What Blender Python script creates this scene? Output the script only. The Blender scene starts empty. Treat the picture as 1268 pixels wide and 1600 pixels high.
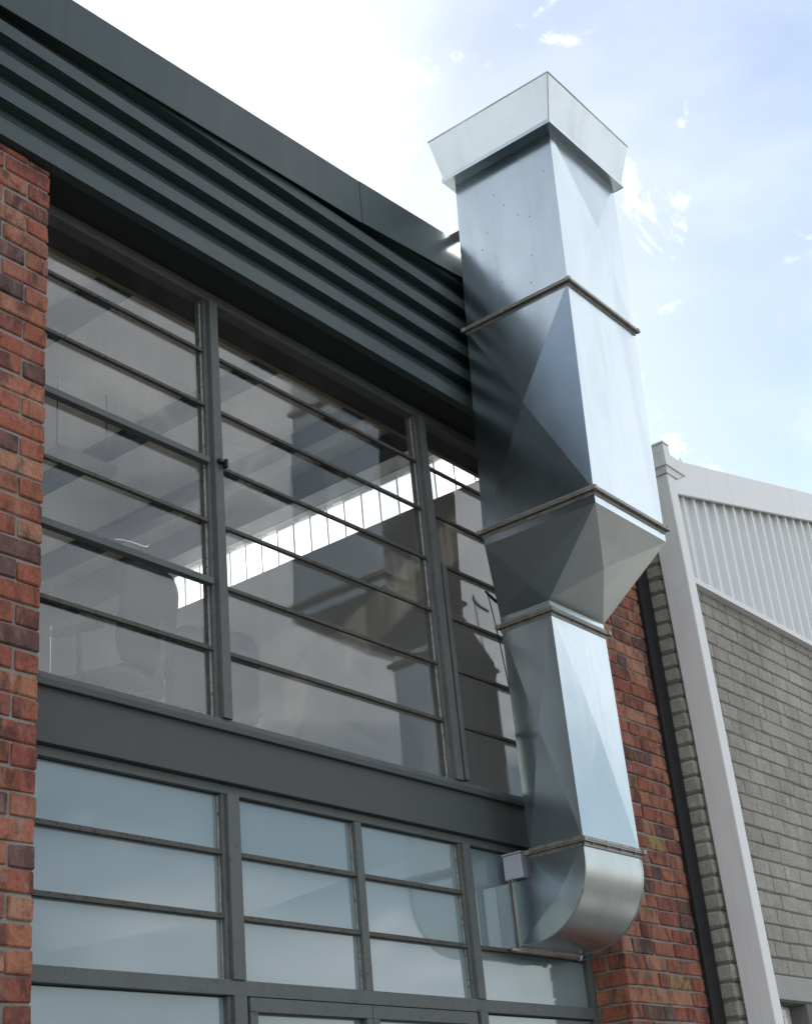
import bpy, bmesh, math, random
from mathutils import Matrix, Vector
random.seed(11)
S = bpy.context.scene
C = S.collection
EYE = 1.6                      # metres from the pavement to the camera; heights below are measured from the camera

# ------------------------------------------------------------------ camera
cam = bpy.data.cameras.new('camera'); camo = bpy.data.objects.new('camera', cam); C.objects.link(camo); S.camera = camo
cam.sensor_fit = 'HORIZONTAL'; cam.sensor_width = 36.0; cam.lens = 36.0 * 2258.465 / 1268.0
cam.clip_start = 0.05; cam.clip_end = 2000
yaw, pitch, roll = math.radians(54.0615), math.radians(25.7314), math.radians(-5.6920)
fwd = Vector((math.sin(yaw) * math.cos(pitch), math.cos(yaw) * math.cos(pitch), math.sin(pitch)))
rgt = Vector((math.cos(yaw), -math.sin(yaw), 0)); up = rgt.cross(fwd)
r2 = math.cos(roll) * rgt + math.sin(roll) * up; u2 = -math.sin(roll) * rgt + math.cos(roll) * up
M4 = Matrix((r2, u2, -fwd)).transposed().to_4x4(); M4.translation = (0, 0, EYE); camo.matrix_world = M4

# ------------------------------------------------------------------ sky and sun
SUN = Vector((1.3, 1.0, 1.14)).normalized()          # towards the sun: behind the warehouse, to the right
sun_el = math.asin(SUN.z); sun_az = math.atan2(SUN.x, SUN.y)
W = bpy.data.worlds.new('World'); S.world = W; W.use_nodes = True
nt = W.node_tree; nt.nodes.clear()
def N(t, typ, **kw):
    n = t.nodes.new(typ)
    for k, v in kw.items(): setattr(n, k, v)
    return n
def L(t, a, b): t.links.new(a, b)
def ramp(t, fac, stops, interp='LINEAR'):
    r = N(t, 'ShaderNodeValToRGB'); r.color_ramp.interpolation = interp; e = r.color_ramp.elements
    while len(e) < len(stops): e.new(0.5)
    for q, (p, c) in zip(e, stops): q.position = p; q.color = (c if len(c) == 4 else (*c, 1)) if isinstance(c, tuple) else (c, c, c, 1)
    L(t, fac, r.inputs[0]); return r
def mix(t, fac, a, b, mode='MIX'):
    m = N(t, 'ShaderNodeMix', data_type='RGBA', blend_type=mode)
    for i, v in ((0, fac), (6, a), (7, b)):
        if hasattr(v, 'is_linked'): L(t, v, m.inputs[i])
        elif i == 0: m.inputs[0].default_value = v
        else: m.inputs[i].default_value = (*v, 1)
    return m.outputs[2]
def noise(t, vec, scale, detail=3, rough=.55, dist=0):
    n = N(t, 'ShaderNodeTexNoise'); n.inputs['Scale'].default_value = scale; n.inputs['Detail'].default_value = detail
    n.inputs['Roughness'].default_value = rough; n.inputs['Distortion'].default_value = dist
    if vec is not None: L(t, vec, n.inputs['Vector'])
    return n.outputs['Fac']
def math_(t, op, a, b=None, c=None):
    m = N(t, 'ShaderNodeMath', operation=op)
    for i, v in enumerate((a, b, c)):
        if v is None: continue
        if hasattr(v, 'is_linked'): L(t, v, m.inputs[i])
        else: m.inputs[i].default_value = v
    return m.outputs[0]
def mapping(t, vec, scale=(1, 1, 1), loc=(0, 0, 0)):
    m = N(t, 'ShaderNodeMapping'); m.inputs['Scale'].default_value = scale; m.inputs['Location'].default_value = loc
    L(t, vec, m.inputs[0]); return m.outputs[0]

sky = N(nt, 'ShaderNodeTexSky', sky_type='NISHITA'); sky.sun_disc = False
sky.sun_elevation = sun_el; sky.sun_rotation = sun_az; sky.air_density = 1.25; sky.dust_density = 0.25; sky.ozone_density = 0.3
tc = N(nt, 'ShaderNodeTexCoord')
sep = N(nt, 'ShaderNodeSeparateXYZ'); L(nt, tc.outputs['Generated'], sep.inputs[0])
den = math_(nt, 'ADD', math_(nt, 'MAXIMUM', sep.outputs[2], 0.0), 0.18)
cmb = N(nt, 'ShaderNodeCombineXYZ'); L(nt, math_(nt, 'DIVIDE', sep.outputs[0], den), cmb.inputs[0]); L(nt, math_(nt, 'DIVIDE', sep.outputs[1], den), cmb.inputs[1])
CLOUD = (47.72, 8.52, 0)
c1 = noise(nt, mapping(nt, cmb.outputs[0], (1, 1, 1), CLOUD), .95, 7, .5, .3)
c2 = noise(nt, mapping(nt, cmb.outputs[0], (1, 1, 1), (7.3, 2.2, 0)), 7.5, 8, .62, .6)
bank_m = ramp(nt, c1, [(.41, 0.0), (.61, 1.0)], 'EASE').outputs[0]
wisp_m = ramp(nt, c2, [(.575, 0.0), (.68, 1.0)], 'EASE').outputs[0]
cl = math_(nt, 'MINIMUM', math_(nt, 'ADD', math_(nt, 'MULTIPLY_ADD', bank_m, .94, .03), math_(nt, 'MULTIPLY', wisp_m, .65)), 1.0)
shade = ramp(nt, c2, [(.3, (9.0, 9.5, 10.2)), (.65, (11.9, 12.3, 12.8))]).outputs[0]
skyc = mix(nt, cl, sky.outputs[0], shade)
bg = N(nt, 'ShaderNodeBackground'); L(nt, skyc, bg.inputs[0]); bg.inputs[1].default_value = 0.074
out = N(nt, 'ShaderNodeOutputWorld'); L(nt, bg.outputs[0], out.inputs[0])
sl = bpy.data.lights.new('sun', 'SUN'); sl.energy = 5.0; sl.angle = math.radians(.5); sl.color = (1, .94, .85)
so = bpy.data.objects.new('sun', sl); C.objects.link(so); so.rotation_euler = (-SUN).to_track_quat('-Z', 'Y').to_euler(); so.location = (6, 4, 20)
S.view_settings.view_transform = 'Standard'; S.view_settings.look = 'None'; S.view_settings.gamma = 1; S.view_settings.exposure = 1.05
S.cycles.max_bounces = 14; S.cycles.transparent_max_bounces = 24; S.cycles.glossy_bounces = 8; S.cycles.diffuse_bounces = 6
S.cycles.caustics_reflective = True; S.cycles.blur_glossy = 0.3; S.cycles.sample_clamp_indirect = 8.0
S.cycles.use_denoising = True

# ------------------------------------------------------------------ materials
MAT = {}
def newmat(name):
    m = bpy.data.materials.new(name); m.use_nodes = True; t = m.node_tree; t.nodes.clear()
    o = N(t, 'ShaderNodeOutputMaterial'); MAT[name] = m; return m, t, o
def bsdf(t, o, color=None, rough=.5, metal=0., spec=.5):
    p = N(t, 'ShaderNodeBsdfPrincipled'); p.inputs['Roughness'].default_value = rough if not hasattr(rough, 'is_linked') else .5
    if hasattr(rough, 'is_linked'): L(t, rough, p.inputs['Roughness'])
    p.inputs['Metallic'].default_value = metal; p.inputs['Specular IOR Level'].default_value = spec
    if hasattr(color, 'is_linked'): L(t, color, p.inputs['Base Color'])
    elif color is not None: p.inputs['Base Color'].default_value = (*color, 1)
    L(t, p.outputs[0], o.inputs[0]); return p
def bump(t, p, h, strength=.3, dist=.01):
    b = N(t, 'ShaderNodeBump'); b.inputs['Strength'].default_value = strength; b.inputs['Distance'].default_value = dist
    L(t, h, b.inputs['Height']); L(t, b.outputs[0], p.inputs['Normal']); return b
def pos(t): return N(t, 'ShaderNodeNewGeometry').outputs['Position']

def brick_mat(name, stops, blot, blot_amt, rgh, bmp, smear):
    m, t, o = newmat(name)
    oi = N(t, 'ShaderNodeObjectInfo'); gi = N(t, 'ShaderNodeNewGeometry')
    rnd = math_(t, 'FRACT', math_(t, 'ADD', oi.outputs['Random'], gi.outputs['Random Per Island']))
    base = ramp(t, rnd, stops, 'CONSTANT').outputs[0]
    tcn = N(t, 'ShaderNodeTexCoord'); ob = tcn.outputs['Object']
    va = N(t, 'ShaderNodeVectorMath', operation='MULTIPLY_ADD'); L(t, ob, va.inputs[0]); va.inputs[1].default_value = (1, 1, 1)
    cb = N(t, 'ShaderNodeCombineXYZ')
    for i, k in enumerate((37., 91., 53.)): L(t, math_(t, 'MULTIPLY', rnd, k), cb.inputs[i])
    L(t, cb.outputs[0], va.inputs[2]); v = va.outputs[0]
    n1 = noise(t, mapping(t, v, (1, 1, .45)), 11, 5, .65, .7); n2 = noise(t, v, 60, 4, .65); n3 = noise(t, v, 220, 2, .6)
    c = mix(t, math_(t, 'MULTIPLY', ramp(t, n1, [(.47, 0.), (.62, 1.)]).outputs[0], blot_amt), base, blot)
    c = mix(t, math_(t, 'MULTIPLY', ramp(t, n1, [(.25, 1.), (.42, 0.)]).outputs[0], blot_amt * .55), c, tuple(min(1, q * 5 + .06) for q in blot))
    c = mix(t, 1.0, c, ramp(t, n2, [(.2, (.62, .6, .6)), (.8, (1.25, 1.25, 1.25))]).outputs[0], 'MULTIPLY')
    c = mix(t, ramp(t, n3, [(.62, 0.), (.70, .75)]).outputs[0], c, tuple(q * .3 for q in blot))
    g_ = pos(t); w1 = noise(t, g_, 1.7, 5, .62, .5); w2 = noise(t, mapping(t, g_, (1, 1, .35)), 26, 5, .7, .6)
    c = mix(t, math_(t, 'MULTIPLY', ramp(t, w2, [(.54, 0.), (.68, 1.)]).outputs[0], .45), c, smear)          # mortar smears and bloom
    c = mix(t, 1.0, c, ramp(t, w1, [(.3, (.74, .73, .72)), (.7, (1.12, 1.12, 1.12))]).outputs[0], 'MULTIPLY')     # soot and damp
    p = bsdf(t, o, c, rgh, 0, .3)
    bump(t, p, math_(t, 'ADD', n2, math_(t, 'MULTIPLY', n3, .5)), bmp, .004)
    return m
brick_mat('red_brick', [(0, (.385, .125, .076)), (.14, (.450, .180, .105)), (.29, (.335, .100, .066)), (.42, (.410, .155, .098)), (.54, (.300, .105, .074)), (.65, (.480, .225, .140)), (.77, (.190, .095, .080)), (.83, (.40, .125, .075)), (.94, (.165, .098, .090)), (.975, (.46, .285, .125))],
          (.070, .042, .040), .72, .85, .8, (.36, .30, .25))
brick_mat('grey_brick', [(0, (.390, .366, .318)), (.3, (.370, .347, .302)), (.6, (.405, .380, .331)), (.85, (.352, .330, .287))], (.30, .287, .262), .35, .7, .45, (.42, .405, .37))

def plain(name, color, rough, var=.15, scale=6, metal=0, spec=.4, bmp=.15, bscale=90, speck=None):
    m, t, o = newmat(name); v = pos(t)
    n1 = noise(t, v, scale, 5, .6, .3); n2 = noise(t, v, bscale, 3, .6)
    c = mix(t, 1.0, color, ramp(t, n1, [(.2, (1 - var,) * 3), (.8, (1 + var,) * 3)]).outputs[0], 'MULTIPLY')
    if speck:
        n3 = noise(t, v, speck[1], 4, .7)
        c = mix(t, ramp(t, n3, [(speck[2], 0.), (speck[2] + .06, speck[3])]).outputs[0], c, speck[0])
    rr = ramp(t, n1, [(.2, max(.02, rough - .08)), (.8, min(1, rough + .08))]).outputs[0]
    p = bsdf(t, o, c, rr, metal, spec); bump(t, p, n2, bmp, .002); return m, t, p
plain('mortar', (.27, .255, .225), .95, .25, 8, bmp=.6, bscale=160)
plain('grey_mortar', (.17, .162, .147), .9, .2, 8, bmp=.5, bscale=130)
m, t, p = plain('fascia_paint', (.054, .073, .074), .42, .10, 3, spec=.28, bmp=.05, speck=((.10, .105, .10), 75, .70, .35))
v = pos(t); dn = noise(t, mapping(t, v, (16, 3, 1.1)), 1.0, 6, .66, .3); src = p.inputs['Base Color'].links[0].from_socket
L(t, mix(t, math_(t, 'MULTIPLY', ramp(t, dn, [(.5, 0.), (.75, 1.)]).outputs[0], .30), src, (.105, .110, .104)), p.inputs['Base Color'])
plain('beam_paint', (.062, .066, .065), .55, .22, 5, bmp=.12, speck=((.05, .04, .035), 45, .66, .6))
plain('frame_paint', (.112, .120, .117), .6, .2, 9, bmp=.4, bscale=120, speck=((.055, .048, .040), 27, .60, .55))
plain('bar_paint', (.085, .081, .068), .65, .3, 12, bmp=.5, bscale=140, speck=((.025, .022, .018), 50, .56, .9))
plain('putty', (.36, .35, .32), .85, .35, 20, bmp=.7, bscale=150, speck=((.06, .05, .04), 60, .55, .8))
plain('soffit_board', (.030, .032, .032), .7, .2, 6)
for nm_ in ('white_paint', 'barge_paint'):
    m, t, p = plain(nm_, (.79, .78, .765), .42, .05, 3, bmp=.05, speck=((.36, .34, .31), 22, .70, .5))
    v = pos(t); dn = noise(t, mapping(t, v, (13, 13, .9)), 1.0, 6, .68, .3); src = p.inputs['Base Color'].links[0].from_socket
    L(t, mix(t, math_(t, 'MULTIPLY', ramp(t, dn, [(.52, 0.), (.78, 1.)]).outputs[0], .30), src, (.45, .43, .40)), p.inputs['Base Color'])
plain('white_sheet', (.70, .70, .69), .35, .04, 3, spec=.5, bmp=.02)
plain('black_strip', (.016, .016, .017), .55, .2, 4)
plain('black_iron', (.014, .014, .014), .5, .2, 4)
plain('ceiling_paint', (.76, .74, .70), .8, .05, 3)
plain('ceiling_steel', (.050, .068, .092), .5, .1, 3)
plain('plaster', (.40, .42, .44), .8, .06, 2)
plain('timber_board', (.34, .25, .14), .7, .2, 7)
plain('floor_boards', (.38, .38, .375), .5, .12, 3)
plain('concrete', (.36, .35, .33), .85, .15, 4, bmp=.3)
plain('roof_sheet', (.30, .31, .32), .5, .1, 2)
plain('render_band', (.38, .37, .35), .8, .12, 6, bmp=.4)
plain('pavement_slab', (.20, .198, .19), .85, .15, 2, bmp=.4)
plain('asphalt', (.075, .076, .077), .9, .25, 3, bmp=.6)
plain('chair_shell', (.012, .015, .018), .6, .08, 6, bmp=0)
plain('chair_fabric', (.035, .042, .05), .9, .1, 6, bmp=0)
plain('chair_metal', (.06, .075, .09), .5, .05, 6, metal=.3)
plain('box_plastic', (.44, .45, .50), .4, .05, 8)
plain('lamp_white', (.62, .62, .60), .5, .05, 6)
plain('white_metal', (.80, .80, .80), .3, .05, 6, metal=.5)

def galv(name, base, rough, warp):
    m, t, o = newmat(name); v = pos(t)
    n1 = noise(t, v, 2.2, 4, .55, .3); n2 = noise(t, v, 34, 4, .65); n3 = noise(t, mapping(t, v, (60, 60, 3)), 1.0, 3, .6)
    vo = N(t, 'ShaderNodeTexVoronoi'); vo.inputs['Scale'].default_value = 46; L(t, v, vo.inputs['Vector'])
    c = mix(t, 1.0, base, ramp(t, n2, [(.25, (.985, .985, .985)), (.75, (1.015, 1.015, 1.015))]).outputs[0], 'MULTIPLY')
    c = mix(t, .02, c, vo.outputs['Color'], 'OVERLAY')
    n4 = noise(t, v, 26, 2, .5)
    c = mix(t, ramp(t, n4, [(.79, 0.), (.82, .5)]).outputs[0], c, tuple(q * .25 for q in base))
    n5 = noise(t, mapping(t, v, (5, 5, .7)), 1.0, 5, .6, .4)             # faint run-off streaks and dull film
    c = mix(t, math_(t, 'MULTIPLY', ramp(t, n5, [(.48, 0.), (.72, 1.)]).outputs[0], .22), c, tuple(q * .62 for q in base))
    rr = math_(t, 'ADD', math_(t, 'MULTIPLY', ramp(t, n5, [(.45, 0.), (.75, 1.)]).outputs[0], .07), math_(t, 'MULTIPLY', n1, .10)); rr = math_(t, 'ADD', rr, 0.0)
    rr = math_(t, 'ADD', rr, math_(t, 'ADD', math_(t, 'MULTIPLY', n3, .05), rough - .09))
    p = bsdf(t, o, c, rr, 1.0)
    bump(t, p, noise(t, v, 2.6, 1, .4), warp, .06)
    return m
galv('galvanised', (.455, .515, .545), .23, .09)
galv('galvanised_dull', (.52, .555, .555), .34, .06)
plain('flange_steel', (.30, .285, .26), .5, .3, 14, metal=.75, bmp=.3, speck=((.10, .07, .05), 40, .6, .7))

def glass(name, dirt, tint=(1, 1, 1)):
    m, t, o = newmat(name); v = pos(t)
    tr = N(t, 'ShaderNodeBsdfTransparent'); tr.inputs[0].default_value = (*tint, 1)
    gl = N(t, 'ShaderNodeBsdfGlossy'); gl.inputs['Roughness'].default_value = .01
    nz = noise(t, v, 2.0, 2, .5)
    b = N(t, 'ShaderNodeBump'); b.inputs['Strength'].default_value = .012; b.inputs['Distance'].default_value = .03; L(t, nz, b.inputs['Height'])
    L(t, b.outputs[0], gl.inputs['Normal'])
    ge = N(t, 'ShaderNodeNewGeometry'); dt = N(t, 'ShaderNodeVectorMath', operation='DOT_PRODUCT'); L(t, ge.outputs['Normal'], dt.inputs[0]); L(t, ge.outputs['Incoming'], dt.inputs[1])
    cs = math_(t, 'SUBTRACT', 1.0, math_(t, 'ABSOLUTE', dt.outputs['Value']))
    fr = math_(t, 'MULTIPLY_ADD', math_(t, 'POWER', cs, 5.0), .93, .070)       # the same on both faces of the pane
    mx = N(t, 'ShaderNodeMixShader'); L(t, fr, mx.inputs[0]); L(t, tr.outputs[0], mx.inputs[1]); L(t, gl.outputs[0], mx.inputs[2])
    tl = N(t, 'ShaderNodeBsdfTranslucent'); tl.inputs[0].default_value = (.80, .78, .73, 1)
    df = N(t, 'ShaderNodeBsdfDiffuse'); df.inputs[0].default_value = (.25, .245, .235, 1)
    md = N(t, 'ShaderNodeMixShader'); md.inputs[0].default_value = .8; L(t, df.outputs[0], md.inputs[1]); L(t, tl.outputs[0], md.inputs[2])
    n1 = noise(t, mapping(t, v, (11, 11, 1.5)), 1, 6, .68, .5); n2 = noise(t, v, 3.2, 4, .6); n3 = noise(t, v, 130, 2, .6)
    d = math_(t, 'MULTIPLY', math_(t, 'ADD', math_(t, 'MULTIPLY', ramp(t, n1, [(.38, 0.), (.68, 1.)]).outputs[0], .75), math_(t, 'MULTIPLY', n2, .3)), dirt)
    d = math_(t, 'ADD', d, ramp(t, n3, [(.72, 0.), (.80, .10)]).outputs[0])
    m2 = N(t, 'ShaderNodeMixShader'); L(t, d, m2.inputs[0]); L(t, mx.outputs[0], m2.inputs[1]); L(t, md.outputs[0], m2.inputs[2])
    L(t, m2.outputs[0], o.inputs[0]); return m
glass('window_glass', .050)
# obscured glass of the lower windows: pale body behind a clear face
m, t, o = newmat('obscured_glass'); v = pos(t); n1 = noise(t, v, 1.2, 3, .5); n2 = noise(t, v, 60, 3, .6)
p = bsdf(t, o, mix(t, n1, (.225, .290, .305), (.250, .315, .330)), .07, 0, .5); p.inputs['Coat Weight'].default_value = 1.0; p.inputs['Coat IOR'].default_value = 1.62; p.inputs['Coat Roughness'].default_value = .06
bump(t, p, n1, .04, .03)
m, t, o = newmat('dark_glass'); p = bsdf(t, o, (.035, .045, .042), .02, 0, .6)
# translucent roof sheeting of the strip window
m, t, o = newmat('translucent_sheet'); v = pos(t)
tl = N(t, 'ShaderNodeBsdfTranslucent'); tl.inputs[0].default_value = (.92, .93, .90, 1); tr = N(t, 'ShaderNodeBsdfTransparent'); tr.inputs[0].default_value = (.95, .96, .93, 1)
oi = N(t, 'ShaderNodeObjectInfo'); mx = N(t, 'ShaderNodeMixShader'); L(t, ramp(t, oi.outputs['Random'], [(.0, .12), (.35, .25), (.6, .7), (1., .9)]).outputs[0], mx.inputs[0]); L(t, tl.outputs[0], mx.inputs[1]); L(t, tr.outputs[0], mx.inputs[2]); L(t, mx.outputs[0], o.inputs[0])

# ------------------------------------------------------------------ mesh helpers
class MB:
    def __init__(s): s.v = []; s.f = []
    def quad(s, *p): n = len(s.v); s.v += [tuple(q) for q in p]; s.f.append(tuple(range(n, n + len(p))))
    def hexa(s, p):     # 8 corners: bottom ring 0-3, top ring 4-7 (counter-clockwise from above)
        n = len(s.v); s.v += [tuple(q) for q in p]
        s.f += [tuple(n + i for i in q) for q in ((3, 2, 1, 0), (4, 5, 6, 7), (0, 1, 5, 4), (1, 2, 6, 5), (2, 3, 7, 6), (3, 0, 4, 7))]
    def box(s, x0, x1, y0, y1, z0, z1):
        s.hexa([(x0, y0, z0), (x1, y0, z0), (x1, y1, z0), (x0, y1, z0), (x0, y0, z1), (x1, y0, z1), (x1, y1, z1), (x0, y1, z1)])
    def extrude_x(s, prof, x0, x1, closed=True):       # prof: (y, z) points
        n = len(s.v); k = len(prof)
        s.v += [(x0, y, z) for y, z in prof] + [(x1, y, z) for y, z in prof]
        for i in range(k if closed else k - 1): j = (i + 1) % k; s.f.append((n + i, n + j, n + k + j, n + k + i))
        if closed: s.f += [tuple(n + i for i in reversed(range(k))), tuple(n + k + i for i in range(k))]
    def tube(s, pts, r, seg=8, cap=True):
        pts = [Vector(q) for q in pts]; rings = []
        for i, q in enumerate(pts):
            d = (pts[min(i + 1, len(pts) - 1)] - pts[max(i - 1, 0)]).normalized()
            a = d.cross(Vector((0, 0, 1)) if abs(d.z) < .9 else Vector((1, 0, 0))).normalized(); b = d.cross(a)
            n = len(s.v); rings.append(n); rr = r[i] if isinstance(r, (list, tuple)) else r
            s.v += [tuple(q + rr * (math.cos(2 * math.pi * k / seg) * a + math.sin(2 * math.pi * k / seg) * b)) for k in range(seg)]
        for a, b in zip(rings, rings[1:]):
            for k in range(seg): s.f.append((a + k, a + (k + 1) % seg, b + (k + 1) % seg, b + k))
        if cap: s.f += [tuple(rings[0] + k for k in reversed(range(seg))), tuple(rings[-1] + k for k in range(seg))]
    def mesh(s, name, mat, z=EYE):
        me = bpy.data.meshes.new(name); me.from_pydata([(a, b, c + z) for a, b, c in s.v], [], s.f); me.validate()
        bm = bmesh.new(); bm.from_mesh(me); bmesh.ops.recalc_face_normals(bm, faces=bm.faces); bm.to_mesh(me); bm.free()
        me.materials.append(MAT[mat]); return me
    def build(s, name, mat, parent=None, bevel=0, z=EYE, smooth=False):
        o = bpy.data.objects.new(name, s.mesh(name, mat, z)); C.objects.link(o)
        if parent: o.parent = parent; o.matrix_parent_inverse = parent.matrix_world.inverted() if parent.type != 'EMPTY' else Matrix.Translation(-Vector(parent.location))
        if bevel:
            b = o.modifiers.new('edge', 'BEVEL'); b.width = bevel; b.segments = 2; b.limit_method = 'ANGLE'; b.angle_limit = math.radians(40)
        if smooth:
            for p in o.data.polygons: p.use_smooth = True
        return o
def box(name, mat, parent, x0, x1, y0, y1, z0, z1, bevel=0):
    b = MB(); b.box(x0, x1, y0, y1, z0, z1); return b.build(name, mat, parent, bevel)
def tag(o, label=None, cat=None, group=None, kind=None):
    for k, v in (('label', label), ('category', cat), ('group', group), ('kind', kind)):
        if v: o[k] = v
    return o
def thing(name, label, cat, loc, group=None):
    e = bpy.data.objects.new(name, None); C.objects.link(e); e.location = loc; e.empty_display_size = .2
    return tag(e, label, cat, group)

# ------------------------------------------------------------------ ground
g = MB(); g.box(-300, 300, -300, 300, -EYE - .5, -EYE - .12); tag(g.build('road', 'asphalt'), kind='structure')
g = MB(); g.box(-60, 60, .6, 40, -EYE - .115, -EYE); tag(g.build('pavement', 'pavement_slab'), kind='structure')
g = MB(); g.box(-60, 60, .45, .597, -EYE - .118, -EYE + .004); tag(g.build('kerb', 'concrete', bevel=.015), kind='structure')

# ------------------------------------------------------------------ bricks
def brick_mesh(name, mat, lx, ly, lz, bev, jit, seed):
    r = random.Random(seed); bm = bmesh.new(); bmesh.ops.create_cube(bm, size=1)
    for v in bm.verts:
        v.co = Vector((v.co.x * lx, v.co.y * ly, v.co.z * lz)) + Vector((r.uniform(-jit, jit), r.uniform(-jit, jit), r.uniform(-jit, jit)))
    bmesh.ops.bevel(bm, geom=bm.edges[:], offset=bev, segments=1, affect='EDGES', profile=.5)
    for v in bm.verts: v.co += Vector((r.uniform(-1, 1), r.uniform(-1, 1), r.uniform(-1, 1))) * jit * .35
    me = bpy.data.meshes.new(name); bm.to_mesh(me); bm.free(); me.materials.append(MAT[mat])
    for p in me.polygons: p.use_smooth = False
    return me
CACHE = {}
def lay(parent, mat, x0, x1, y0, y1, z0, z1, bev=.005, jit=.0032, name='brick', wob=.002):
    key = (mat, round(x1 - x0, 2), round(y1 - y0, 2), round(z1 - z0, 3), random.randrange(5))
    if key not in CACHE: CACHE[key] = brick_mesh(name, mat, x1 - x0, y1 - y0, z1 - z0, bev, jit, sum(ord(q) * (i_ + 7) for i_, q in enumerate(repr(key))) & 0xffff)
    o = bpy.data.objects.new(name, CACHE[key]); C.objects.link(o); o.parent = parent
    p = Vector(((x0 + x1) / 2, (y0 + y1) / 2 + random.uniform(-wob, wob), (z0 + z1) / 2 + EYE))
    o.location = p - PORG.get(parent.name, Vector((0, 0, 0)))
    o.rotation_euler = (random.uniform(-.006, .006), random.uniform(-.004, .004), random.uniform(-.006, .006))
    return o
PORG = {}
def sub(o, parent, origin):
    """parent a mesh part (built in world coordinates) under an Empty standing at origin"""
    o.parent = parent; o.location = -Vector(origin); PORG[o.name] = Vector((0, 0, 0)); return o

WO = (5.0, 4.0, 0.0)
ware = thing('warehouse_building', 'red brick warehouse front with grey steel windows under dark ribbed metal fascia', 'building', WO)
def wb(mb, name, mat, bevel=0, smooth=False): return sub(mb.build(name, mat, None, bevel, smooth=smooth), ware, WO)
def child(mb, name, mat, par, bevel=0, smooth=False):
    o = mb.build(name, mat, None, bevel, smooth=smooth); o.parent = par; return o

CH = .0852                      # brick course
YB = 3.9                        # brick face
def z_c(i): return -1.6 + i * CH
# left brick pier: face from far left to x = 3.09
b = MB(); b.box(-3.0, 3.083, YB + .009, YB + .34, -1.6, 4.055)
pier = wb(b, 'brick_pier', 'mortar')
far = MB()
for i in range(8, 67):
    z0 = z_c(i) + .005; z1 = z_c(i + 1) - .005
    z1 = min(z1, 4.054)
    if z1 - z0 < .015: break
    x = 3.09; first = (i % 2 == 0)
    ln = .106 if first else .222
    while x > -.6:
        if x < 2.62 or i < 24: far.box(x - ln, x, YB + .0005, YB + .05, z0, z1)
        else: lay(pier, 'red_brick', x - ln + random.uniform(-.002, .002), x + random.uniform(-.002, .003) * (x < 3.05), YB, YB + .106, z0, z1)
        x -= ln + .010; ln = .222
tag(child(far, 'far_bricks', 'red_brick', pier), kind='stuff')
# right brick wall
b = MB(); b.box(6.939, 7.93, YB + .009, YB + .34, -1.6, 4.055)
wall = wb(b, 'brick_wall', 'mortar')
far = MB()
for i in range(8, 62):
    z0 = z_c(i) + .005; z1 = z_c(i + 1) - .005
    x = 6.93; first = True
    ln = .106 if i % 2 == 0 else .222
    while x < 7.76:
        dp = .19 if (first and i % 2 == 0) else .106
        if i < 24: far.box(x, min(x + ln, 7.80), YB + .0005, YB + .05, z0, z1)
        else: lay(wall, 'red_brick', x, min(x + ln, 7.80), YB, YB + dp, z0, z1)
        if first and i % 2 == 1 and 24 <= i < 40: lay(wall, 'red_brick', 6.93, 7.036, YB + .116, YB + .21, z0, z1)
        x += ln + .010; ln = .222; first = False
        if random.random() < .30: ln = .106
        if x + ln > 7.80: ln = 7.80 - x
        if ln < .04: break

tag(child(far, 'far_bricks', 'red_brick', wall), kind='stuff')

# ------------------------------------------------------------------ steel windows
YF, YG = 4.085, 4.118           # frame face, glass
def pane(par, mat, x0, x1, z0, z1, y=YG, name='pane'):
    k_ = .0012 if mat == 'window_glass' else .0014
    d = random.uniform(-k_, k_); e = random.uniform(-k_, k_)
    p = MB(); p.hexa([(x0, y + d, z0), (x1, y + e, z0), (x1, y + e + .004, z0), (x0, y + d + .004, z0), (x0, y - d, z1), (x1, y - e, z1), (x1, y - e + .004, z1), (x0, y - d + .004, z1)])
    return child(p, name, mat, par)
def putty_line(par, pts, w=.009, y=YG - .003, name='putty', jag=.5):
    """thin uneven bead of putty along a frame edge"""
    p = MB(); (x0, z0), (x1, z1) = pts; n = max(6, int(math.hypot(x1 - x0, z1 - z0) / .02)); vert = abs(x1 - x0) < 1e-6
    for i in range(n):
        a, c = i / n, (i + 1) / n
        wv = w * (1 + jag * random.uniform(-1, 1))
        if vert: p.box(x0, x0 + wv, y - .006, y, z0 + (z1 - z0) * a, z0 + (z1 - z0) * c - .0004)
        else: p.box(x0 + (x1 - x0) * a, x0 + (x1 - x0) * c - .0004, y - .006, y, z0, z0 + abs(wv))
    return child(p, name, 'putty', par)
ROWS = [4.02, 3.728, 3.434, 3.136, 2.836, 2.537, 2.228, 1.922]
f = MB(); f.box(3.09, 6.93, YF, 4.15, 4.02, 4.075); f.box(3.085, 3.135, YF, 4.15, 1.90, 4.018); f.box(6.885, 6.93, YF, 4.15, 1.90, 4.018)
f.box(3.09, 6.93, YF - .004, 4.15, 1.885, 1.918)
uw = wb(f, 'upper_window', 'frame_paint', .002); uw['label'] = 'upper row of clear glass panes in grey steel frames'
COL = [(3.135, 4.160), (4.256, 5.800), (5.900, 6.885)]
for a, c in ((4.160, 4.256), (5.800, 5.900)):
    q = MB(); q.box(a + .022, c - .022, YF - .018, 4.15, 1.919, 4.019); q.box(a, a + .0215, YF + .006, 4.148, 1.919, 4.019); q.box(c - .0215, c, YF + .006, 4.148, 1.919, 4.019)
    child(q, 'mullion', 'frame_paint', uw, .002)
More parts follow.
